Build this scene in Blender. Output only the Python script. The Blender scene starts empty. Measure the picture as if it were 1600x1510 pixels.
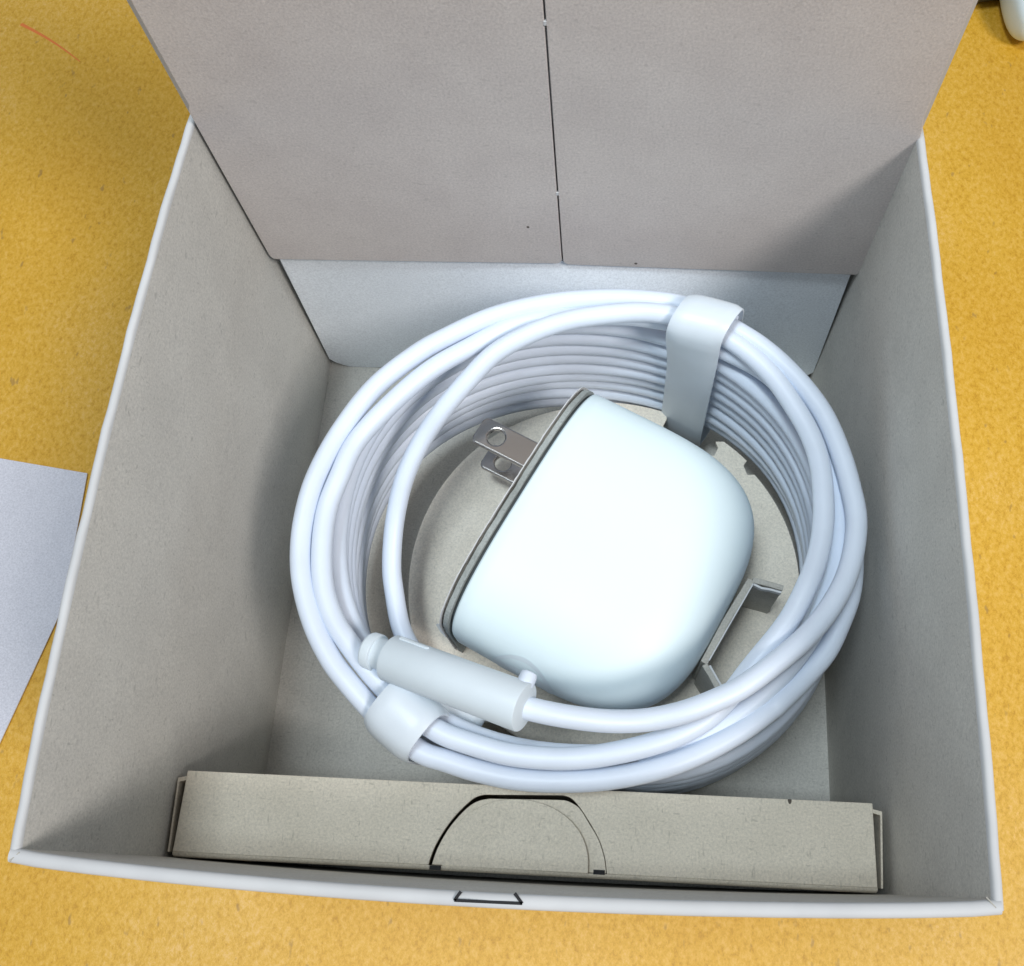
import bpy, bmesh, math, random
from math import sin, cos, pi, radians, sqrt
from mathutils import Vector, Matrix, Euler
random.seed(7)
SC = bpy.context.scene
COL = SC.collection
S = 0.00077                       # one drawing unit in metres (box inside is 160 x 154 x 111 units)

# ------------------------------------------------------------------ camera
CAM = (97.9832, 2.6449, 274.1916)
EUL = (0.357053, 0.029948, 0.047907)
FPX, CX, CY = 1449.1325, 899.1703, 800.5872
cd = bpy.data.cameras.new('camera')
cam = bpy.data.objects.new('camera', cd); COL.objects.link(cam)
cam.location = Vector(CAM) * S
cam.rotation_euler = EUL
cd.sensor_fit = 'HORIZONTAL'; cd.sensor_width = 36.0
cd.lens = FPX / 1600 * 36
cd.shift_x = -(CX - 800) / 1600
cd.shift_y = (CY - 755) / 1600
cd.clip_start = 0.005; cd.clip_end = 20
SC.camera = cam
MR = Euler(EUL).to_matrix()
def ray(u, v): return MR @ Vector(((u - CX) / FPX, -(v - CY) / FPX, -1))
def at(u, v, z):                  # the point of the place at height z seen at (u, v) in the 1600 x 1510 photograph
    d = ray(u, v); return Vector(CAM) + d * ((z - CAM[2]) / d.z)

# ------------------------------------------------------------------ light
w = bpy.data.worlds.new('World'); SC.world = w; w.use_nodes = True
w.node_tree.nodes['Background'].inputs[0].default_value = (0.88, 0.93, 1.0, 1)
w.node_tree.nodes['Background'].inputs[1].default_value = 0.31
def area(name, loc, target, sx, sy, power, col):
    l = bpy.data.lights.new(name, 'AREA'); l.shape = 'RECTANGLE'; l.size = sx; l.size_y = sy; l.energy = power; l.color = col
    o = bpy.data.objects.new(name, l); COL.objects.link(o); o.location = loc
    d = Vector(target) - Vector(loc); o.rotation_euler = d.to_track_quat('-Z', 'Y').to_euler()
    return o
BC = (0.062, 0.06, 0.04)
area('ceiling_lamp', (-0.18, 0.03, 1.34), BC, 0.36, 0.28, 7.0, (0.80, 0.92, 1.0))
area('ceiling_lamp', (0.80, -0.45, 1.10), BC, 0.34, 0.34, 12.5, (1.0, 0.96, 0.93))
sl = bpy.data.lights.new('glow_spot', 'SPOT'); sl.energy = 8.5; sl.color = (0.82, 0.94, 1.0); sl.shadow_soft_size = 0.05
sl.spot_size = radians(17); sl.spot_blend = 1.0  # added spot, brightens the back flap, coil top and adapter
so = bpy.data.objects.new('glow_spot', sl); COL.objects.link(so); so.location = (-0.02, -0.03, 0.78)
so.rotation_euler = (Vector((0.072, 0.108, 0.05)) - Vector(so.location)).to_track_quat('-Z', 'Y').to_euler()
SC.view_settings.view_transform = 'Standard'; SC.view_settings.look = 'None'
SC.view_settings.exposure = 0.0; SC.view_settings.gamma = 1.0
SC.cycles.max_bounces = 10; SC.cycles.diffuse_bounces = 6

# ------------------------------------------------------------------ helpers
OFF = {}
def tag(o, label=None, cat=None, group=None, kind=None):
    if label: o['label'] = label
    if cat: o['category'] = cat
    if group: o['group'] = group
    if kind: o['kind'] = kind
    return o
def thing(name, loc, label, cat, group=None):
    o = bpy.data.objects.new(name, None); COL.objects.link(o); o.location = Vector(loc) * S
    o.empty_display_size = 0.01; OFF[o.name] = Vector(loc)
    return tag(o, label, cat, group)
def mesh(name, verts, faces, mats, parent=None, smooth=False, mi=None, base=None, angle=None):
    off = OFF[parent.name] if parent else Vector(base or (0, 0, 0))
    me = bpy.data.meshes.new(name)
    me.from_pydata([(Vector(v) - off) * S for v in verts], [], faces)
    if not isinstance(mats, (list, tuple)): mats = [mats]
    for m in mats: me.materials.append(m)
    if mi: me.polygons.foreach_set('material_index', mi)
    bm = bmesh.new(); bm.from_mesh(me)
    bmesh.ops.recalc_face_normals(bm, faces=bm.faces)
    if angle is not None:
        for e in bm.edges:
            if len(e.link_faces) == 2 and e.calc_face_angle(0) > angle: e.smooth = False
    bm.to_mesh(me); bm.free()
    me.polygons.foreach_set('use_smooth', [smooth] * len(me.polygons))
    me.update()
    o = bpy.data.objects.new(name, me); COL.objects.link(o)
    if parent: o.parent = parent
    else: o.location = off * S
    OFF[o.name] = off
    return o
def bevel(o, wd, seg=2, lim=0.6):
    m = o.modifiers.new('bevel', 'BEVEL'); m.width = wd * S; m.segments = seg; m.limit_method = 'ANGLE'; m.angle_limit = lim
    return o
def spline(pts, n=10, closed=False):       # Catmull-Rom through the points
    P = [Vector(p) for p in pts]; out = []; N = len(P)
    for i in range(N if closed else N - 1):
        if closed: a, b, c, d = P[i - 1], P[i], P[(i + 1) % N], P[(i + 2) % N]
        else: a, b, c, d = P[max(i - 1, 0)], P[i], P[i + 1], P[min(i + 2, N - 1)]
        for k in range(n):
            t = k / n; t2 = t * t; t3 = t2 * t
            out.append(0.5 * ((2 * b) + (c - a) * t + (2 * a - 5 * b + 4 * c - d) * t2 + (3 * b - a - 3 * c + d) * t3))
    if not closed: out.append(P[-1])
    return out
def tube(path, r, seg=18, cap=True):
    P = [Vector(p) for p in path]; N = len(P); V, F = [], []
    T = [(P[min(i + 1, N - 1)] - P[max(i - 1, 0)]).normalized() for i in range(N)]
    up = Vector((0, 0, 1)); n = (up - T[0] * up.dot(T[0])).normalized()
    for i in range(N):
        n = (n - T[i] * n.dot(T[i])).normalized(); b = T[i].cross(n)
        rr = r[i] if isinstance(r, (list, tuple)) else r
        for k in range(seg):
            a = 2 * pi * k / seg; V.append(P[i] + (n * cos(a) + b * sin(a)) * rr)
    for i in range(N - 1):
        for k in range(seg):
            k2 = (k + 1) % seg; F.append((i * seg + k, i * seg + k2, (i + 1) * seg + k2, (i + 1) * seg + k))
    if cap: F.append(tuple(range(seg))[::-1]); F.append(tuple((N - 1) * seg + k for k in range(seg)))
    return V, F
def join(*vf):
    V, F = [], []
    for v, f in vf:
        o = len(V); V += v; F += [tuple(i + o for i in q) for q in f]
    return V, F
def box(x0, x1, y0, y1, z0, z1):
    V = [Vector(p) for p in ((x0,y0,z0),(x1,y0,z0),(x1,y1,z0),(x0,y1,z0),(x0,y0,z1),(x1,y0,z1),(x1,y1,z1),(x0,y1,z1))]
    return V, [(0,3,2,1),(4,5,6,7),(0,1,5,4),(1,2,6,5),(2,3,7,6),(3,0,4,7)]
def prism(pts, d):                         # closed polygon (3D points) thickened along d
    n = len(pts); V = [Vector(p) for p in pts] + [Vector(p) + Vector(d) for p in pts]
    return V, [tuple(range(n))[::-1], tuple(range(n, 2 * n))] + [(i, (i + 1) % n, n + (i + 1) % n, n + i) for i in range(n)]

# ------------------------------------------------------------------ materials
def nt(m): return m.node_tree.nodes, m.node_tree.links
def mat(name, col, rough=0.5, **kw):
    m = bpy.data.materials.new(name); m.use_nodes = True; N, L = nt(m); b = N['Principled BSDF']
    b.inputs['Base Color'].default_value = (*col, 1); b.inputs['Roughness'].default_value = rough
    for k, v in kw.items(): b.inputs[k].default_value = v
    return m
def ramp(N, stops):
    r = N.new('ShaderNodeValToRGB'); e = r.color_ramp.elements
    while len(e) < len(stops): e.new(0.5)
    for i, (p, c) in enumerate(stops): e[i].position = p; e[i].color = (*c, 1)
    return r
def mixc(N, L, a, b, fac, mode='MIX'):
    x = N.new('ShaderNodeMix'); x.data_type = 'RGBA'; x.blend_type = mode
    for s, v in ((6, a), (7, b), (0, fac)):
        if hasattr(v, 'is_linked') or hasattr(v, 'links'): L.new(v, x.inputs[s])
        else: x.inputs[s].default_value = (*v, 1) if isinstance(v, tuple) else v
    return x.outputs[2]
def noise(N, L, src, scale, detail=3, rough=0.55, stretch=None, rot=0):
    n = N.new('ShaderNodeTexNoise'); n.inputs['Scale'].default_value = scale; n.inputs['Detail'].default_value = detail
    n.inputs['Roughness'].default_value = rough
    if stretch:
        mp = N.new('ShaderNodeMapping'); mp.inputs['Scale'].default_value = stretch; mp.inputs['Rotation'].default_value = (rot * .7, rot * .4, rot)
        L.new(src, mp.inputs[0]); L.new(mp.outputs[0], n.inputs['Vector'])
    else: L.new(src, n.inputs['Vector'])
    return n.outputs['Fac']
def bump(N, L, h, strength, dist, prev=None):
    b = N.new('ShaderNodeBump'); b.inputs['Strength'].default_value = strength; b.inputs['Distance'].default_value = dist
    L.new(h, b.inputs['Height'])
    if prev: L.new(prev, b.inputs['Normal'])
    return b.outputs[0]
def card(name, col, dark, rough=0.8, fibre=0.5, fleck=0.5, relief=0.5):
    """recycled board: mottled pulp, pale and dark fibres, the odd fleck"""
    m = mat(name, col, rough); N, L = nt(m); B = N['Principled BSDF']
    tc = N.new('ShaderNodeTexCoord').outputs['Object']
    cl = noise(N, L, tc, 90, 4, 0.6)
    r0 = ramp(N, [(0.3, dark), (0.7, col)]); L.new(cl, r0.inputs[0])
    gr = noise(N, L, tc, 2300, 3, 0.75)
    r1 = ramp(N, [(0.25, (0.78, 0.78, 0.785)), (0.75, (1.17, 1.16, 1.15))]); L.new(gr, r1.inputs[0])
    c = mixc(N, L, r0.outputs[0], r1.outputs[0], 1.0, 'MULTIPLY')
    for rot, st in ((0.6, (1, .22, .6)), (2.1, (.25, 1, .5))):
        fb = noise(N, L, tc, 2600, 1, 0.4, st, rot)
        rf = ramp(N, [(0.66, (0, 0, 0)), (0.80, (1, 1, 1))]); L.new(fb, rf.inputs[0])
        ml = N.new('ShaderNodeMath'); ml.operation = 'MULTIPLY'; L.new(rf.outputs[0], ml.inputs[0]); ml.inputs[1].default_value = fibre
        c = mixc(N, L, c, tuple(x * 0.55 for x in dark), ml.outputs[0])
    vo = N.new('ShaderNodeTexVoronoi'); vo.inputs['Scale'].default_value = 150
    mp = N.new('ShaderNodeMapping'); mp.inputs['Scale'].default_value = (1, .45, 1); mp.inputs['Rotation'].default_value = (0.3, 0.2, 0.7)
    L.new(tc, mp.inputs[0]); L.new(mp.outputs[0], vo.inputs['Vector'])
    a = N.new('ShaderNodeMath'); a.operation = 'LESS_THAN'; a.inputs[1].default_value = 0.05; L.new(vo.outputs['Distance'], a.inputs[0])
    sp = N.new('ShaderNodeSeparateColor'); L.new(vo.outputs['Color'], sp.inputs[0])
    g = N.new('ShaderNodeMath'); g.operation = 'LESS_THAN'; g.inputs[1].default_value = 0.34 * fleck; L.new(sp.outputs[0], g.inputs[0])
    h = N.new('ShaderNodeMath'); h.operation = 'MULTIPLY'; L.new(a.outputs[0], h.inputs[0]); L.new(g.outputs[0], h.inputs[1])
    c = mixc(N, L, c, (0.09, 0.075, 0.06), h.outputs[0])
    L.new(c, B.inputs['Base Color'])
    L.new(bump(N, L, gr, relief, 0.00008, bump(N, L, cl, 0.3 * relief, 0.0004)), B.inputs['Normal'])
    return m
M_card = card('recycled_board', (0.59, 0.575, 0.53), (0.53, 0.515, 0.475), fleck=0.02)
M_slim = card('tan_board', (0.74, 0.675, 0.56), (0.67, 0.61, 0.50), fleck=0.4)
M_liner = card('liner_board', (0.60, 0.555, 0.53), (0.545, 0.50, 0.48), fibre=0.25, fleck=0.9)
M_tray = card('moulded_card', (0.75, 0.69, 0.59), (0.68, 0.62, 0.525), fibre=0.3, fleck=1.0)
M_white = card('white_coated_board', (0.86, 0.91, 0.96), (0.82, 0.87, 0.92), rough=0.32, fibre=0.04, fleck=0.05, relief=0.2)
M_rim = None
M_gap = card('gap_shade_card', (0.16, 0.15, 0.13), (0.06, 0.055, 0.045), fibre=0.8, fleck=0.5, relief=1)  # shade of the gap between flap plies, put into the colour
M_brk = card('folded_grey_card', (0.47, 0.45, 0.40), (0.38, 0.365, 0.325), fibre=0.5)
M_ply = card('grey_board_ply', (0.36, 0.385, 0.375), (0.25, 0.27, 0.26), fibre=0.6, relief=1)
def plastic(name, col, rough, grain=0.05, spec=0.5, sss=0.0):
    m = mat(name, col, rough); N, L = nt(m); B = N['Principled BSDF']
    B.inputs['Specular IOR Level'].default_value = spec
    tc = N.new('ShaderNodeTexCoord').outputs['Object']
    n1 = noise(N, L, tc, 2500, 2, 0.6); n2 = noise(N, L, tc, 120, 3, 0.5)
    r = ramp(N, [(0.3, tuple(c * (1 - grain) for c in col)), (0.7, col)]); L.new(n2, r.inputs[0])
    L.new(r.outputs[0], B.inputs['Base Color'])
    rr = N.new('ShaderNodeMapRange'); rr.inputs[3].default_value = rough - 0.06; rr.inputs[4].default_value = rough + 0.08
    L.new(n2, rr.inputs[0]); L.new(rr.outputs[0], B.inputs['Roughness'])
    L.new(bump(N, L, n1, 0.12, 0.00004), B.inputs['Normal'])
    if sss: B.inputs['Subsurface Weight'].default_value = sss; B.inputs['Subsurface Scale'].default_value = 0.001
    return m
M_rim = plastic('folded_white_rim', (0.58, 0.585, 0.59), 0.55, grain=0.10)
M_cord = plastic('white_rubber_cord', (0.68, 0.745, 0.85), 0.42)
M_plug = plastic('white_connector_plastic', (0.66, 0.73, 0.78), 0.45)
M_strap = plastic('white_silicone_strap', (0.64, 0.70, 0.76), 0.36)
M_body = plastic('white_gloss_plastic', (0.70, 0.805, 0.835), 0.5, grain=0.01)
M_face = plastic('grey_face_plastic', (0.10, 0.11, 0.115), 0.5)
M_port = plastic('port_recess_plastic', (0.70, 0.78, 0.82), 0.45)
M_metal = mat('nickel_blade', (0.44, 0.415, 0.395), 0.2, Metallic=1.0)
N, L = nt(M_metal); tc = N.new('ShaderNodeTexCoord').outputs['Object']
L.new(bump(N, L, noise(N, L, tc, 1800, 3, 0.7, (1, .15, 1), 0.5), 0.15, 0.00003), N['Principled BSDF'].inputs['Normal'])
M_ink_shade = mat('ink_and_slot_shade', (0.012, 0.012, 0.014), 0.8)  # ink of the printed mark, also the painted shade in the slots
M_paper = card('copy_paper', (0.66, 0.67, 0.74), (0.62, 0.63, 0.70), rough=0.7, fibre=0.05, fleck=0.0, relief=0.25)
M_black = plastic('black_plastic', (0.02, 0.02, 0.022), 0.4)
# desk
M_desk = mat('orange_desk_laminate', (0.62, 0.34, 0.06), 0.42); N, L = nt(M_desk); B = N['Principled BSDF']
tc = N.new('ShaderNodeTexCoord').outputs['Object']
n1 = noise(N, L, tc, 18, 6, 0.6, (1, .6, 1), 0.4)
r1 = ramp(N, [(0.25, (0.62, 0.33, 0.020)), (0.5, (0.67, 0.38, 0.032)), (0.78, (0.71, 0.43, 0.075))]); L.new(n1, r1.inputs[0])
n2 = noise(N, L, tc, 900, 5, 0.85, (1, .7, 1), 0.5)
r2 = ramp(N, [(0.34, (0.76, 0.68, 0.45)), (0.5, (1, 1, 1)), (0.64, (1.10, 1.18, 3.0))]); L.new(n2, r2.inputs[0])
c = mixc(N, L, r1.outputs[0], r2.outputs[0], 1.0, 'MULTIPLY')
n3 = noise(N, L, tc, 420, 2, 0.5, (1, .5, 1), 1.3)
r3 = ramp(N, [(0.68, (0, 0, 0)), (0.75, (0.6, 0.6, 0.6))]); L.new(n3, r3.inputs[0])
c = mixc(N, L, c, (0.30, 0.17, 0.05), r3.outputs[0])
L.new(c, B.inputs['Base Color'])
L.new(bump(N, L, n2, 0.35, 0.0002), B.inputs['Normal'])
M_scratch = mat('red_crayon', (0.75, 0.20, 0.04), 0.6)

# ------------------------------------------------------------------ desk
ZD = -2.4
v, f = box(-900, 1100, -600, 1500, ZD - 40, ZD)
desk = tag(mesh('desk', v, f, M_desk), kind='structure')
a, b = at(33, 38, ZD), at(125, 97, ZD)
sp = [a.lerp(b, t) + Vector((0, 1.2 * sin(3 * t), 0)) for t in (0, .2, .4, .6, .8, 1)]
V, F = [], []
for i, q in enumerate(sp):
    wdt = 0.75 * (1 - 0.75 * i / 5); d = (b - a).normalized(); nn = Vector((-d.y, d.x, 0))
    V += [q + nn * wdt + Vector((0, 0, .02)), q - nn * wdt + Vector((0, 0, .02)), q + Vector((0, 0, .16))]
    if i: k = 3 * i; F += [(k - 3, k, k + 2, k - 1), (k - 1, k + 2, k + 1, k - 2)]
mesh('crayon_mark', V, F, M_scratch, desk)

# ------------------------------------------------------------------ box
W, D, H, TH = 160.0, 153.8, 111.3, 2.4
box_t = thing('cardboard_box', (80, 77, ZD), 'open grey recycled card box with white folded rim and raised lid', 'box')
mesh('base_panel', *box(-2, W + 2, -5, D + 3.4, ZD + .02, 0), M_card, box_t)
def wall(name, P0, P1, nrm, bow, base_bow, lean=0.0, TH=1.8, z0=0.0, top=H):
    """inner face from P0 to P1, bulging along nrm; rim rounded over"""
    P0, P1, nrm = Vector(P0), Vector(P1), Vector(nrm)
    prof = [(0, z0)] + [(0, z0 + (top - 1.0 - z0) * k / 8) for k in range(1, 9)]
    nin = len(prof)
    for a in range(1, 9):
        th = pi - pi * a / 8; prof.append((TH / 2 + TH / 2 * cos(th), top - 1.0 + 1.0 * sin(th) ** .7))
    nrim = len(prof)
    prof += [(TH, top - 3.0), (TH, top - 30), (TH, z0)]
    V, F, mi = [], [], []
    n = 36; m = len(prof)
    for i in range(n + 1):
        s = i / n
        for j, (o, z) in enumerate(prof):
            zf = max(0, z / top)
            bb = (base_bow + (bow - base_bow) * zf ** 1.5) * sin(pi * s) ** 0.7 + lean * (1 - zf)
            jit = 0.14 * sin(37 * s + 1.3) + 0.10 * sin(91 * s) + 0.08 * sin(233 * s) if nin <= j < nrim else 0
            V.append(P0.lerp(P1, s) + nrm * (o + bb) + Vector((0, 0, z + jit)))
    for i in range(n):
        for j in range(m):
            j2 = (j + 1) % m
            F.append((i * m + j, i * m + j2, (i + 1) * m + j2, (i + 1) * m + j)); mi.append(1 if j >= nin - 1 and j2 else 0)
    F.append(tuple(range(m))); mi.append(0); F.append(tuple(n * m + j for j in range(m))[::-1]); mi.append(0)
    return mesh(name, V, F, [M_card, M_rim], box_t, smooth=True, mi=mi, angle=0.7)
wall('side_wall', (-.4, D + 3.4, 0), (-.4, -2.2, 0), (-1, 0, 0), 2.4, 0.4, top=H - .2)
wall('side_wall', (W + .3, D + 3.4, 0), (W + .3, -2.2, 0), (1, 0, 0), 1.2, 0.2, top=H - .2)
wall('front_wall', (-1.9, -.4, 0), (W + 1.6, -.4, 0), (0, -1, 0), 3.1, 1.0, lean=2.4, TH=2.4)
v, f = box(-2.6, W + 2.6, D + 3.6, D + 5.6, ZD + .1, 250)
mesh('back_wall', v, f, M_rim, box_t)
# white lower back flap with chamfered corners
NZ, NX = 26, 48
def flap_edge(z):
    xl = 2.2 + (1.6 if z > 60 else 0) - 1.8 * (1 - z / 62.4) + 6.0 * max(0, 1 - z / 5.0) ** 1.6
    xr = 158.9 - (1.0 if z > 60 else 0) + 1.4 * (1 - z / 62) - 6.0 * max(0, 1 - z / 5.0) ** 1.6
    return xl, xr
V, F = [], []
for lay in (0, .9):
    for i in range(NZ + 1):
        z = .25 + 62.0 * i / NZ; xl, xr = flap_edge(z)
        for k in range(NX + 1):
            x = xl + (xr - xl) * k / NX
            bul = 5.6 * math.exp(-((x - 92) / 34) ** 2) * sin(pi * min(1, z / 62.3)) ** .9  # bulge shaped to tilt the flap's upper part into the overhead light
            V.append(Vector((x, D + .2 - bul + lay, z)))
n1_ = (NZ + 1) * (NX + 1)
for lay in (0, 1):
    for i in range(NZ):
        for k in range(NX): a = lay * n1_ + i * (NX + 1) + k; F.append((a, a + 1, a + NX + 2, a + NX + 1))
bd_ = [k for k in range(NX + 1)] + [i * (NX + 1) + NX for i in range(1, NZ + 1)] + [NZ * (NX + 1) + k for k in range(NX - 1, -1, -1)] + [i * (NX + 1) for i in range(NZ - 1, 0, -1)]
for i in range(len(bd_)): a, b = bd_[i], bd_[(i + 1) % len(bd_)]; F.append((a, b, b + n1_, a + n1_))
mesh('back_flap', V, F, M_white, box_t, smooth=True, angle=0.8)
# liner flaps running up to the lid, parted by a slit
def rc(cx, cz, r, a0, a1, n=5): return [(cx + r * cos(a0 + (a1 - a0) * k / n), cz + r * sin(a0 + (a1 - a0) * k / n)) for k in range(n + 1)]
slx = lambda z: 81.15 - (z - 62) * 0.004
pl = [(1.2, 250), (1.2, 117.5), (.4, 115.5)] + [(0.5, 64)] + rc(2.0, 63.2, 1.4, pi, 1.5 * pi, 3) + rc(79.1, 64.4, 1.7, 1.5 * pi, 2 * pi, 4) + [(80.65, 250)]
o = mesh('liner_flap', *prism([(x, D - 1.1, z) for x, z in pl], (0, 1.1, 0)), M_liner, box_t); bevel(o, 0.2)
pr = [(81.1, 250)] + rc(82.95, 64.2, 1.8, pi, 1.5 * pi, 4) + rc(159.4, 61.9, 1.2, 1.5 * pi, 2 * pi, 3) + [(160.9, 113), (160.0, 117), (160.0, 250)]
o = mesh('liner_flap', *prism([(x, D - 1.15, z) for x, z in pr], (0, 1.1, 0)), M_liner, box_t); bevel(o, 0.2)
for z in (90.5, 139.5):
    mesh('nick', *box(80.6, 81.2, D - 1.22, D - .5, z, z + .9), M_rim, box_t)
# lid board behind the liner
mesh('lid_panel', *box(1.8, W - .4, D + .8, D + 3.4, 112.5, 250), M_rim, box_t)
for px in (((15, 1346), (31, 1332)), ((1556, 1419), (1541, 1402))):
    a, b = (at(*q, H) for q in px); d = (b - a).normalized(); nn = Vector((-d.y, d.x, 0)) * .10
    mesh('corner_crease', *prism([a + nn + Vector((0, 0, -.4)), a - nn + Vector((0, 0, -.4)), b - nn + Vector((0, 0, -.4)), b + nn + Vector((0, 0, -.4))], (0, 0, .52)), M_brk, box_t)
# printed mark on the front rim
zz = H + .10
mk = [(720, 1393), (710, 1407), (816, 1412), (804, 1396)]
q = [at(u, v, zz) for u, v in mk]
V, F = [], []
for i in range(3):
    a, b = q[i], q[i + 1]; d = (b - a).normalized(); nn = Vector((-d.y, d.x, 0)) * .24
    e = 6
    for k in range(e + 1):
        p = a.lerp(b, k / e); base = len(V); 
        for sgn in (1, -1): V += [p + nn * sgn + Vector((0, 0, 0.12)), p + nn * sgn - Vector((0, 0, .6))]
        if k: F += [(base - 4, base, base + 2, base - 2), (base - 4, base - 3, base + 1, base), (base - 2, base + 2, base + 3, base - 1)]
mesh('printed_mark', V, F, M_ink_shade, box_t)

# ------------------------------------------------------------------ tray: card disc carrying the adapter
DC, DR, DZ = Vector((94.3, 76.6)), 55.6, 20.0
tray = thing('card_tray', (DC.x, DC.y, 0), 'round grey card disc with cut notches under the white adapter', 'tray')
ang = lambda u, v: math.atan2(at(u, v, DZ).y - DC.y, at(u, v, DZ).x - DC.x)
notch = [at(*p, DZ) for p in ((1118, 690), (1122, 700), (1116, 712), (1105, 711), (1042, 672), (1036, 666), (1042, 655))]
step = [at(*p, DZ) for p in ((1168, 742), (1162, 728), (1167, 720))]
ring = []
a_n0, a_n1, a_s0, a_s1 = ang(1118, 690), ang(1042, 655), ang(1168, 742), ang(1167, 720)
for k in range(180):
    t = -pi + 2 * pi * k / 180
    if a_n0 - .01 < t < a_n1 + .01 or a_s0 - .01 < t < a_s1 + .01: continue
    r = DR + (1.3 if a_s1 < t < a_n1 + 0.5 else 0) + 0.35 * sin(3 * t + 1)
    ring.append((t, DC.x + r * cos(t), DC.y + r * sin(t)))
ring += [(a_n0 + (a_n1 - a_n0) * i / 6, p.x, p.y) for i, p in enumerate(notch)]
ring += [(a_s0 + (a_s1 - a_s0) * i / 2, p.x, p.y) for i, p in enumerate(step)]
ring.sort()
cut = [at(*p, DZ) for p in ((832, 1190), (822, 1161), (770, 1127), (735, 1132), (700, 1150))]
ca, cb = ang(832, 1190), ang(690, 1162)
lo, hi = min(ca, cb), max(ca, cb)
ring = [q for q in ring if not lo <= q[0] <= hi]
cc = sorted(range(5), key=lambda i: i if ca < cb else -i)
ring += [(lo + (hi - lo) * (n + 1) / 7, cut[i].x, cut[i].y) for n, i in enumerate(cc)]; ring.sort()
o = mesh('disc', *prism([(x, y, DZ - 1.3) for _, x, y in ring], (0, 0, 1.3)), M_tray, tray); bevel(o, 0.2)
cir = [(DC.x + 42 * cos(2 * pi * k / 64), DC.y + 42 * sin(2 * pi * k / 64)) for k in range(64)]
V = [Vector((x, y, z)) for z in (0.05, DZ - 1.35) for x, y in cir]
mesh('support_wall', V, [(k, (k + 1) % 64, 64 + (k + 1) % 64, 64 + k) for k in range(64)], M_tray, tray, smooth=True)

# adapter frame: lateral axis LA, length axis AX
LA = Vector((.451, .892, 0)).normalized(); AX = Vector((.892, -.451, 0)).normalized()
FM = Vector((74.4, 87.6, 0)); AZ = 41.0; AW, AH, AL, A0 = 38.0, 19.5, 57.8, 12.0
def ad(a, l, z): return FM + AX * a + LA * l + Vector((0, 0, AZ + z))
def sec(a):
    t = max(0, (a - A0) / (AL - A0)); s = max(0, 1 - t ** 3.5)
    return AW * s ** (1 / 3.3), AH * s ** (1 / 2.4)
def se(th, wv, hv, ex=3.2):
    c, s_ = cos(th), sin(th)
    k = (abs(c) ** ex + abs(s_) ** ex) ** (-1 / ex)
    return wv * c * k, hv * s_ * k
def adapter_rings(alist, seg=96, grow=None):
    V, F = [], []
    for i, a in enumerate(alist):
        wv, hv = sec(a)
        if grow: wv += grow[i]; hv += grow[i]
        for k in range(seg):
            l, z = se(2 * pi * k / seg, wv, hv, 3.0); V.append(ad(a, l, z))
    for i in range(len(alist) - 1):
        for k in range(seg):
            k2 = (k + 1) % seg; F.append((i * seg + k, i * seg + k2, (i + 1) * seg + k2, (i + 1) * seg + k))
    F.append(tuple(range(seg))); F.append(tuple((len(alist) - 1) * seg + k for k in range(seg)))
    return V, F
adap = thing('power_adapter', ad(25, 0, -AZ + DZ), 'glossy white rounded power adapter with two metal blades lying on card disc', 'power adapter')
al = [0.0, .25, .8, 4, 8, 12, 16] + [16 + (AL - 16) * sin(pi / 2 * k / 26) for k in range(1, 26)] + [AL - .02]
gr = [-.7, -.25] + [0] * (len(al) - 2)
body = mesh('body', *adapter_rings(al, grow=gr), M_body, adap, smooth=True, angle=0.9)
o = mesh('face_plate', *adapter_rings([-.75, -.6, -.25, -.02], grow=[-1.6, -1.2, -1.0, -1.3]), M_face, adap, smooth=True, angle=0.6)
# port recess on the side wall nearest the camera
V, F = [], []; rings = [(7.6, .16), (7.0, .05), (6.6, -.0), (3.5, .1), (0.02, .12)]
for r, lift in rings:
    for k in range(40):
        th = 2 * pi * k / 40; a = 21 + r * 1.15 * cos(th); z = 1.5 + r * 1.35 * sin(th)
        wv, hv = sec(a); y = wv * max(0, 1 - min(1, abs(z / hv)) ** 3.0) ** (1 / 3.0)
        V.append(ad(a, -(y + lift), z))
for i in range(len(rings) - 1):
    for k in range(40): k2 = (k + 1) % 40; F.append((i * 40 + k, i * 40 + k2, (i + 1) * 40 + k2, (i + 1) * 40 + k))
mesh('port_recess', V, F, M_port, adap, smooth=True)
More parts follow.
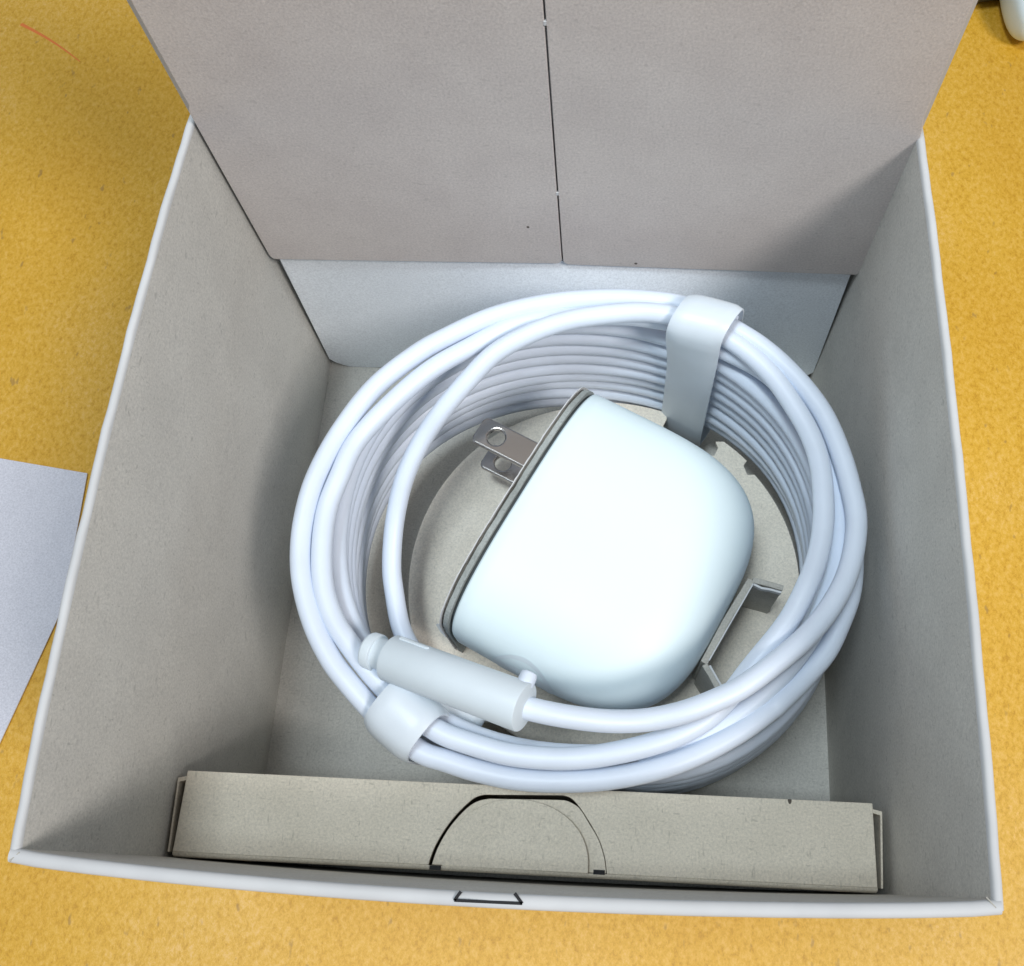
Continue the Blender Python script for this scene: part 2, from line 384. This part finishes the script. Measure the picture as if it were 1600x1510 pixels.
# blades
def blade(z):
    L0, L1, hw = -1.8, -22.3, 4.05; r = 1.1; lc = 5.5
    out = [(L0, hw), (L1 + r, hw), (L1 + .3, hw - .4), (L1, hw - r), (L1, -hw + r), (L1 + .3, -hw + .4), (L1 + r, -hw), (L0, -hw)]
    # outline as two halves round the hole
    ho, hr = L1 + 5.6, 2.35
    hole = [(ho + hr * cos(2 * pi * k / 24), hr * sin(2 * pi * k / 24)) for k in range(24)]
    up = [(L0, 0), (L0, hw), (L1 + r, hw), (L1 + .3, hw - .4), (L1, hw - r), (L1, 0)] + [hole[k] for k in range(12, -1, -1)]
    dn = [(L1, 0), (L1, -hw + r), (L1 + .3, -hw + .4), (L1 + r, -hw), (L0, -hw), (L0, 0)] + [hole[k % 24] for k in range(24, 11, -1)]
    bm = bmesh.new(); tk = 1.7
    vs = {}
    def V_(p, zz):
        key = (round(p[0], 4), round(p[1], 4), zz)
        if key not in vs: vs[key] = bm.verts.new(ad(p[0], p[1] + BL, z + zz))
        return vs[key]
    for poly in (up, dn):
        bm.faces.new([V_(p, tk / 2) for p in poly]); bm.faces.new([V_(p, -tk / 2) for p in poly][::-1])
    for loop in (out, hole):
        for i in range(len(loop)):
            a, b = loop[i], loop[(i + 1) % len(loop)]
            try: bm.faces.new([V_(a, tk / 2), V_(a, -tk / 2), V_(b, -tk / 2), V_(b, tk / 2)])
            except ValueError: pass
    bm.normal_update()
    verts = [v.co.copy() for v in bm.verts]; bm.verts.index_update(); faces = [tuple(v.index for v in f.verts) for f in bm.faces]; bm.free()
    o = mesh('plug_blade', verts, faces, M_metal, adap); bevel(o, 0.5, 3)
BL = 12.5
blade(8.6); blade(-8.6)
# card flap standing against the adapter face, following its outline
pts = []
for k in range(91):
    th = pi * k / 90; l, z = se(th, AW + .3, AH + .2, 3.2); pts.append((l + 0.12 * sin(9 * th), z + 0.1 * sin(23 * th)))
pts = [(AW + .3, -AH - 1)] + pts + [(-AW - .3, -AH - 1)]
def ply(name, a, th_, m, shrink, jit, seed):
    rr = random.Random(seed); o_ = []
    for i, (l, z) in enumerate(pts):
        j_ = rr.uniform(-jit, jit); o_.append(ad(a + rr.uniform(-jit, jit) * .4, l * (1 - shrink / AW) + j_ * .4, z - (shrink if z > 0 else 0) + (j_ if z > 0 else 0)))
    return mesh(name, *prism(o_, AX * th_), m, tray)
ply('upright_flap', -3.1, .22, M_rim, .1, .16, 1)
ply('flap_gap_shade', -2.86, .72, M_gap, .75, .4, 2)  # dark layer painted as the shade in the gap between plies
ply('flap_ply', -2.12, 1.3, M_ply, .35, .16, 3)
# torn tab at the flap's foot
c0 = at(694, 984, DZ)
mesh('torn_tab', *prism([c0 + Vector(p) for p in ((-2.4, 1.2, .3), (-.2, .6, 1.8), (1.1, -1.2, 1.2), (.6, -2.2, .3), (-.8, -1.0, .3))], (0.5, .3, .5)), M_rim, tray)
# folded bracket at the adapter's far end
def strip(pix, z0, z1, th, name, m=M_tray):
    P = [at(u, v, z1) for u, v in pix]; V, F = [], []
    n = len(P)
    for i, p in enumerate(P):
        t = (P[min(i + 1, n - 1)] - P[max(i - 1, 0)]).normalized(); nn = Vector((-t.y, t.x, 0)) * th / 2
        for q in (p + nn, p - nn): V += [Vector((q.x, q.y, z0)), Vector((q.x, q.y, z1))]
    for i in range(n - 1):
        a, b = 4 * i, 4 * i + 4
        F += [(a, b, b + 1, a + 1), (a + 2, a + 3, b + 3, b + 2), (a + 1, b + 1, b + 3, a + 3), (a, a + 2, b + 2, b)]
    F += [(0, 1, 3, 2), (4 * n - 4, 4 * n - 2, 4 * n - 1, 4 * n - 3)]
    return mesh(name, V, F, m, tray)
BZ = 44.0
br = strip([(1100, 1036), (1134, 972), (1174, 906)], DZ, BZ, 1.9, 'bracket_wall', M_brk); bevel(br, .25)
o = strip([(1176, 906), (1200, 912), (1224, 919)], DZ - .5, BZ, 1.5, 'bracket_tab', M_brk); bevel(o, .25)
o = strip([(1101, 1038), (1112, 1056), (1126, 1082)], DZ - .5, BZ, 1.5, 'bracket_tab', M_brk); bevel(o, .25)
strip([(1178, 913), (1190, 919), (1203, 921), (1221, 926)], BZ - 1.4, BZ + .25, .55, 'torn_edge', M_rim)
strip([(1108, 1032), (1140, 976), (1162, 938), (1177, 912)], BZ - 1.4, BZ + .2, .32, 'torn_edge', M_rim)
strip([(1109, 1040), (1118, 1056), (1132, 1080)], BZ - 1.4, BZ + .2, .5, 'torn_edge', M_rim)

# ------------------------------------------------------------------ coiled cable
CR = 2.5
cable = thing('coiled_cable', (88, 79, 0), 'long white charging cable wound in a tall coil around the card disc', 'cable')
CC = Vector((88.5, 79.5))
def ell(th, z):                              # centre line of the inner column of turns
    h = (z - 18) / 46
    rx = 62.4 + (2.6 * (1 - h) if cos(th) < 0 else 1.9 * (1 - h)) - (3.4 * h if cos(th) < 0 else 1.4 * h)
    ry = 57.3 if sin(th) > 0 else 57.0 - 2.0 * h
    e = 2.12; k = (abs(cos(th)) ** e + abs(sin(th)) ** e) ** (-1 / e)
    return Vector((CC.x + rx * cos(th) * k, CC.y + ry * sin(th) * k, z))
pitch, z0, turns = 5.18, 15.2, 8.7
path = []
th0 = radians(66)
nst = int(turns * 84)
for i in range(nst + 1):
    t = i / 84; th = th0 + 2 * pi * t
    z = z0 + pitch * t
    p = ell(th, z)
    k = int(t); wob = 0.5 * sin(2 * th + k * 2.1) + 0.35 * sin(3 * th + k * 1.3)
    n2 = (Vector((p.x, p.y)) - CC).normalized()
    p += Vector((n2.x, n2.y, 0)) * wob * 0.55 + Vector((0, 0, .12 * sin(4 * th + k)))
    path.append(p)
V1 = tube(path, CR - .16, 14)
# outer column: fuller on the right and front
path2 = []
for i in range(int(7.6 * 84) + 1):
    t = i / 84; th = th0 + 2 * pi * t; z = z0 + pitch * t
    p = ell(th, z); n2 = (Vector((p.x, p.y)) - CC).normalized()
    k = int(t); add = 1.7 + 2.6 * max(0, cos(th - 0.15)) ** .7 + 1.2 * max(0, -sin(th) * max(0, cos(th - .3))) + 0.4 * sin(2 * th + k)
    tw = (th + pi) % (2 * pi) - pi; add += 3.0 * math.exp(-((tw + 1.05) / .5) ** 2)
    if p.x + n2.x * add > 156.6: add = max(0, (156.6 - p.x) / n2.x)
    q = p + Vector((n2.x, n2.y, 0)) * add
    q.y = max(q.y, 19.7)
    path2.append(q)
V2 = tube(path2, CR - .16, 12)
def tr(lst): return spline([at(u, v, z) for u, v, z in lst], 8)
A = tr([(1150, 505, 66), (1100, 488, 67), (1050, 474, 68), (980, 467, 68), (900, 469, 68), (830, 479, 68), (764, 497, 68), (698, 527, 68), (650, 554, 68), (585, 606, 67.5), (532, 675, 67), (496, 741, 67),
        (478, 797, 66.5), (470, 855, 66), (473, 912, 66), (490, 975, 66), (516, 1029, 66), (544, 1067, 66), (580, 1108, 65.5), (618, 1146, 65), (659, 1176, 64), (697, 1189, 63.5), (744, 1204, 63), (806, 1217, 63),
        (875, 1221, 63), (950, 1217, 63), (1025, 1202, 63), (1087, 1180, 62.5), (1150, 1147, 62), (1200, 1112, 61), (1219, 1096, 61), (1259, 1056, 60), (1291, 1018, 60), (1312, 975, 60), (1328, 930, 60),
        (1333, 880, 60), (1330, 820, 60), (1318, 760, 60), (1295, 700, 60), (1265, 650, 60), (1225, 603, 60), (1180, 565, 60), (1140, 540, 60), (1090, 522, 60)])
Bs = tr([(1110, 512, 66), (1050, 503, 66), (980, 494, 66.5), (900, 496, 67), (813, 506, 67), (729, 546, 67), (668, 582, 67), (604, 638, 67), (556, 692, 66.5), (531, 744, 66.5), (511, 797, 66), (503, 860, 66),
         (506, 919, 66), (522, 969, 66), (547, 1008, 66), (575, 1045, 66), (606, 1080, 66), (645, 1115, 66), (687, 1144, 66), (728, 1160, 66), (791, 1178, 66), (853, 1185, 66), (900, 1185, 66), (950, 1179, 66),
         (1012, 1165, 65.5), (1062, 1147, 65), (1105, 1122, 64.5), (1140, 1088, 64.5), (1169, 1050, 65), (1189, 1025, 66), (1217, 991, 67), (1239, 959, 67.5), (1259, 919, 68), (1275, 879, 68), (1284, 838, 68), (1287, 790, 68),
         (1281, 726, 68), (1265, 678, 68), (1238, 631, 68), (1207, 588, 68), (1172, 554, 68), (1138, 530, 68), (1095, 508, 68)])
Cs = tr([(1120, 510, 70), (1049, 493, 71), (998, 488, 71), (936, 493, 71.5), (884, 502, 71.5), (830, 521, 71), (774, 552, 69), (731, 595, 66), (691, 642, 62), (658, 691, 57), (632, 748, 52), (617, 814, 46), (612, 880, 42), (616, 925, 40), (628, 984, 38),
         (655, 1030, 37), (700, 1075, 37)])
Q = tr([(800, 1099, 76), (832, 1109, 76.5), (887, 1120, 75), (950, 1127, 73), (1012, 1125, 71.5), (1075, 1111, 71.5), (1137, 1086, 71), (1170, 1067, 71), (1209, 1038, 70.5), (1249, 1005, 70), (1279, 974, 69.5), (1303, 940, 69), (1322, 903, 68.5),
        (1334, 860, 68), (1338, 810, 68), (1328, 758, 68), (1312, 705, 68), (1289, 652, 68), (1260, 610, 68), (1225, 572, 68), (1191, 543, 68), (1159, 522, 68), (1120, 500, 68)])
Mm = tr([(1000, 1195, 60), (1060, 1168, 60.5), (1120, 1138, 61), (1170, 1102, 61.5), (1220, 1055, 62), (1262, 1000, 62.5), (1290, 945, 63), (1308, 885, 63), (1313, 820, 63), (1305, 750, 63), (1285, 690, 63), (1250, 635, 63), (1200, 585, 63), (1150, 556, 63), (1100, 535, 63)])
cord = mesh('cord', *join(V1, V2, tube(A, CR, 22), tube(Bs, CR, 22), tube(Cs, CR, 22), tube(Q, CR, 22), tube(Mm, CR, 18)), M_cord, cable, smooth=True)
# connector barrel
def lathe(P, dirv, prof, seg=48):
    dirv = dirv.normalized(); up = Vector((0, 0, 1)); n = (up - dirv * up.dot(dirv)).normalized(); b = dirv.cross(n)
    V, F = [], []
    for x, r in prof:
        for k in range(seg): a = 2 * pi * k / seg; V.append(P + dirv * x + (n * cos(a) + b * sin(a)) * r)
    for i in range(len(prof) - 1):
        for k in range(seg): k2 = (k + 1) % seg; F.append((i * seg + k, i * seg + k2, (i + 1) * seg + k2, (i + 1) * seg + k))
    F += [tuple(range(seg))[::-1], tuple((len(prof) - 1) * seg + k for k in range(seg))]
    return V, F
b0, b1 = at(610, 1028, 70), at(820, 1106, 78.5)
bd = (b1 - b0).normalized(); bl = (b1 - b0).length
bn = bd.cross(Vector((0, 0, 1))).normalized()
barrel = mesh('connector', *lathe(b0, bd, [(0, 4.9), (.12, 5.15), (.4, 5.3), (bl - .4, 5.3), (bl - .1, 5.2), (bl, 5.0)]), M_plug, cable, smooth=True, angle=0.55)
tipd = at(585, 1013, 71.5); td = (b0 - tipd).normalized()
mesh('connector_tip', *lathe(b0 + bd * .5, -bd, [(0, 3.5), (3.9, 3.5), (3.95, 4.15), (4.3, 4.25), (6.0, 4.2), (6.5, 3.9), (6.7, 3.4)]), M_plug, barrel, smooth=True, angle=0.5)
bp = at(822, 1062, 73.5); bs_ = (-bn if (at(822, 1040, 73.5) - b1).dot(-bn) > 0 else bn)
mesh('button', *lathe(b1 - bd * 1.9 + bs_ * 4.2 + Vector((0, 0, .6)), bs_, [(0, 1.9), (2.2, 1.9), (2.9, 1.65), (3.1, 1.1)], 24), M_cord, barrel, smooth=True, angle=0.7)
kp = b0 + bd * 1 + bs_ * 3.9 + Vector((0, 0, 3.3)); kz = Vector((0, 0, .9))
V, F = prism([kp, kp + bd * 7.5, kp + bd * 7.9 + bs_ * .5 - kz * .6, kp + bs_ * .8 - kz * .9], Vector((0, 0, .5)) + bs_ * .3)
o = mesh('key_rib', V, F, M_plug, barrel); bevel(o, .2)
# second plug lying under the first
c0_, c1_ = at(642, 1072, 50), at(756, 1128, 46)
cdv = (c1_ - c0_).normalized(); cl = (c1_ - c0_).length
mesh('connector', *lathe(c0_, cdv, [(0, 5.6), (.5, 6.0), (cl - 3, 6.0), (cl - 1.2, 5.4), (cl - .3, 4.2), (cl, 2.5)]), M_plug, cable, smooth=True, angle=0.8)

# ------------------------------------------------------------------ straps
def strap(name, label, ctr, tang, path, width, th, twist=0.0):
    """closed ribbon in the plane of (radial, z); path = list of (r, z)"""
    SG = 1
    tang = Vector(tang).normalized(); rad = Vector((tang.y, -tang.x, 0))
    P = spline([Vector((r, 0, z)) for r, z in path], 8, True); n = len(P); V, F = [], []
    m = 9
    for i in range(n):
        t = (P[(i + 1) % n] - P[i - 1]).normalized(); nn = Vector((t.z, 0, -t.x))
        s_ = min(1, max(0, (P[i].z - 45) / 30)); s_ = s_ * s_ * (3 - 2 * s_)
        tg = Matrix.Rotation(radians(twist) * s_, 3, 'Z') @ tang
        for side in (1, -1):
            for k in range(m):
                x = -1 + 2 * k / (m - 1); x *= side
                crown = .25 - .55 * abs(x) ** 3.5
                q = P[i] - nn * (crown + (th / 2 if side > 0 else -th / 2) * (1 if abs(x) < .99 else .5)) * SG
                V.append(Vector(ctr) + rad * q.x + Vector((0, 0, q.z)) + tg * (x * width / 2))
    M2 = 2 * m
    for i in range(n):
        j = (i + 1) % n
        for k in range(M2): k2 = (k + 1) % M2; F.append((M2 * i + k, M2 * i + k2, M2 * j + k2, M2 * j + k))
    o = mesh(name, V, F, M_strap, None, smooth=True, base=Vector(ctr) + Vector((0, 0, 10)), angle=1.0)
    return tag(o, label, 'cable strap', 'cable straps around the coil')
# strap at the back right: radial direction pointing away from the coil centre
def strap_at(deg, r0, label, path, width, twist=0, th=1.0):
    d = Vector((cos(radians(deg)), sin(radians(deg)), 0)); c = Vector((CC.x, CC.y, 0)) + d * r0
    return strap('cable_strap', label, (c.x, c.y, 0), Vector((-d.y, d.x, 0)), [(r - r0, z) for r, z in path], width, th, twist)
R1 = [(55.3, 12), (55.1, 30), (54.7, 50), (53.8, 62), (53.1, 69), (53.8, 73.4), (56.8, 75.6), (61.5, 75.2), (64.8, 72.5), (66.0, 65), (66.2, 45), (66.2, 25), (65.6, 13), (62, 9.5), (58, 9.5)]
strap_at(59.5, 60, 'wide white strap at the back of the coil, reaching down into the disc notch', R1, 14.0, 15)
R2 = [(55.2, 14), (54.8, 40), (54.8, 61), (55.6, 67.5), (58, 70.6), (62.5, 70.8), (66.3, 69.0), (68.2, 65), (68.3, 60), (67.2, 45), (66, 25), (65, 13), (61, 11), (57, 11)]
strap_at(-126, 62, 'short white strap around two cords below the connector barrel', R2, 13.0, 0)

# ------------------------------------------------------------------ slim box at the front
ZS = 57.0
c = [at(u, v, ZS) for u, v in ((282, 1208), (1367, 1245), (1389, 1386), (271, 1341))]
slim = thing('slim_card_box', (80, 8, 0), 'long narrow grey card box with half round thumb tab along the front wall', 'box')
X0, X1, Y0, Y1 = 1.7, 156.8, -1.7, 16.9
def sx(u, v): p = at(u, v, ZS); return p.x, p.y
t_ = .9
def plate(name, pts, th=t_, m=M_slim, z=ZS, tilt=None, par=None):
    P = [Vector((x, y, z + (tilt(x, y) if tilt else 0))) for x, y in pts]
    o = mesh(name, *prism(P, (0, 0, -th)), m, par or slim); bevel(o, .18); return o
yf = -.6
def arc(px): return [(q.x, q.y) for q in spline([Vector((*sx(*p), 0)) for p in px], 5)]
left = arc(((668, 1362), (671, 1345), (680, 1322), (695, 1296), (712, 1274), (730, 1256), (743, 1246), (757, 1242)))
right = arc(((880, 1243), (893, 1248), (906, 1262), (921, 1285), (936, 1312), (945, 1340), (948, 1364)))
arch = left + right
main = [(X0, yf), (X0, Y1), (X1, Y1), (X1, yf), (arch[-1][0], yf)] + [p for p in arch[::-1] if p[1] > yf] + [(arch[0][0], yf)]
plate('top_panel', main)
lc = arc(((673, 1362), (676, 1345), (685, 1322), (700, 1296), (717, 1275), (734, 1259), (749, 1251), (765, 1248)))
rc_ = arc(((872, 1250), (887, 1252), (905, 1263), (920, 1286), (935, 1312), (944, 1340), (947, 1364)))
xm = (lc[0][0] + rc_[-1][0]) / 2; hw_ = (rc_[-1][0] - lc[0][0]) / 2
cres = [(lc[0][0], yf + .1)] + [p for p in lc + rc_ if p[1] > yf + .15] + [(rc_[-1][0], yf + .1)]
plate('crescent_tab', cres, z=ZS - .2, th=.6, tilt=lambda x, y: .18 * (x - xm) / hw_)
hd = []
pL, pR, pT = sx(690, 1354), sx(919, 1362), sx(806, 1249)
cxh, rh = (pL[0] + pR[0]) / 2, (pR[0] - pL[0]) / 2
for k in range(41):
    th = pi * k / 40; hd.append((cxh + rh * cos(th), yf + 1.2 + (pT[1] - yf - 1.2) * sin(th) ** .92))
hd = [(cxh + rh, yf - .05)] + hd + [(cxh - rh, yf - .05)]
plate('thumb_tab', hd, z=ZS + .6, th=.35, tilt=lambda x, y: .85 * (x - cxh) / rh)
# dark blocks at the tab's feet, painting the shade inside the slots
for p in ((680, 1356), (936, 1363)):
    x, y = sx(*p)
    mesh('slot_shade', *box(x - 1.25, x + 1.25, y - .5, y + .45, ZS - .1, ZS + .2), M_ink_shade, slim)
mesh('front_panel', *box(X0, X1, Y0, Y0 + .6, .1, ZS - 2.02), M_slim, slim)
fp = [(yf - .02, ZS), (yf - .35, ZS - .12), (yf - .7, ZS - .5), (yf - .95, ZS - 1.1), (Y0, ZS - 2.0), (Y0 + .6, ZS - 2.0), (yf - .02, ZS - .9)]
mesh('front_fold', *prism([(X0, y, z) for y, z in fp], (X1 - X0, 0, 0)), M_slim, slim, smooth=True, angle=0.8)
mesh('rear_panel', *box(X0, X1, Y1 - t_, Y1, .1, ZS - t_ - .02), M_slim, slim)
mesh('base', *box(X0 + 1, X1 - 1, Y0 + t_, Y1 - t_, .05, .9), M_slim, slim)
for s_, xe in ((-1, X0), (1, X1)):
    o = mesh('end_flap', *prism([(xe + s_ * (.8 + .9 * k), y, z) for k, y, z in ((0, Y0 + 1.0, ZS - .2), (1, Y1 - 1.6, ZS - .4), (1, Y1 - 1.6, .2), (0, Y0 + 1.0, .2))], (s_ * .45, 0, 0)), M_slim, slim); bevel(o, .15)
    o = mesh('end_lip', *prism([(xe - s_ * .2, Y1 - 1.2, ZS - .3), (xe + s_ * 1.9, Y1 - 1.6, ZS - .5), (xe + s_ * 2.1, Y1 - 2.6, ZS - .5), (xe - s_ * .2, Y1 - 2.0, ZS - .3)], (0, 0, -40)), M_slim, slim)

# ------------------------------------------------------------------ paper on the desk, objects top right
ps = [at(u, v, ZD) for u, v in ((-160, 690), (138, 741), (100, 950), (0, 1165), (-60, 1290), (-300, 1240))]
V = [p + Vector((0, 0, .35)) for p in ps] ; 
pap = mesh('paper_sheet', *prism(V, (0, 0, .35)), M_paper, None, base=Vector((ps[1].x, ps[1].y, ZD)))
tag(pap, 'white paper sheet lying on the desk left of the box', 'paper')
# white rounded gadget
g0 = at(1612, 20, ZD + 14)
def rbox(name, cx, cy, z0, z1, hx, hy, rot, m, par, ex=4.0, n=18):
    V, F = [], []; seg = 48; R = Matrix.Rotation(rot, 3, 'Z')
    for i in range(n + 1):
        ph = -pi / 2 + pi * i / n; k = abs(cos(ph)) ** (2 / 3.2) ; zz = (1 if sin(ph) > 0 else -1) * abs(sin(ph)) ** (2 / 3.2)
        for j in range(seg):
            l, q = se(2 * pi * j / seg, hx * max(k, .001), hy * max(k, .001), ex); p = R @ Vector((l, q, 0))
            V.append(Vector((cx + p.x, cy + p.y, (z0 + z1) / 2 + (z1 - z0) / 2 * zz)))
    for i in range(n):
        for j in range(seg): j2 = (j + 1) % seg; F.append((i * seg + j, i * seg + j2, (i + 1) * seg + j2, (i + 1) * seg + j))
    F += [tuple(range(seg))[::-1], tuple(n * seg + j for j in range(seg))]
    return mesh(name, V, F, m, par, smooth=True, base=(cx, cy, z0))
gz = at(1601, 20, ZD + 10)
dev = rbox('rod', gz.x + 2.5, gz.y + 22, ZD, ZD + 17, 8, 31, -.03, M_body, None, 2.8)
tag(dev, 'white rounded rod end at the top right corner of the desk', 'rod')
bz_ = at(1545, -14, ZD + 8)
blk = rbox('pouch', bz_.x - 2, bz_.y + 13, ZD, ZD + 16, 20, 14, .15, M_black, None, 3.0)
tag(blk, 'dark rounded object beside the white device behind the box lid', 'pouch')
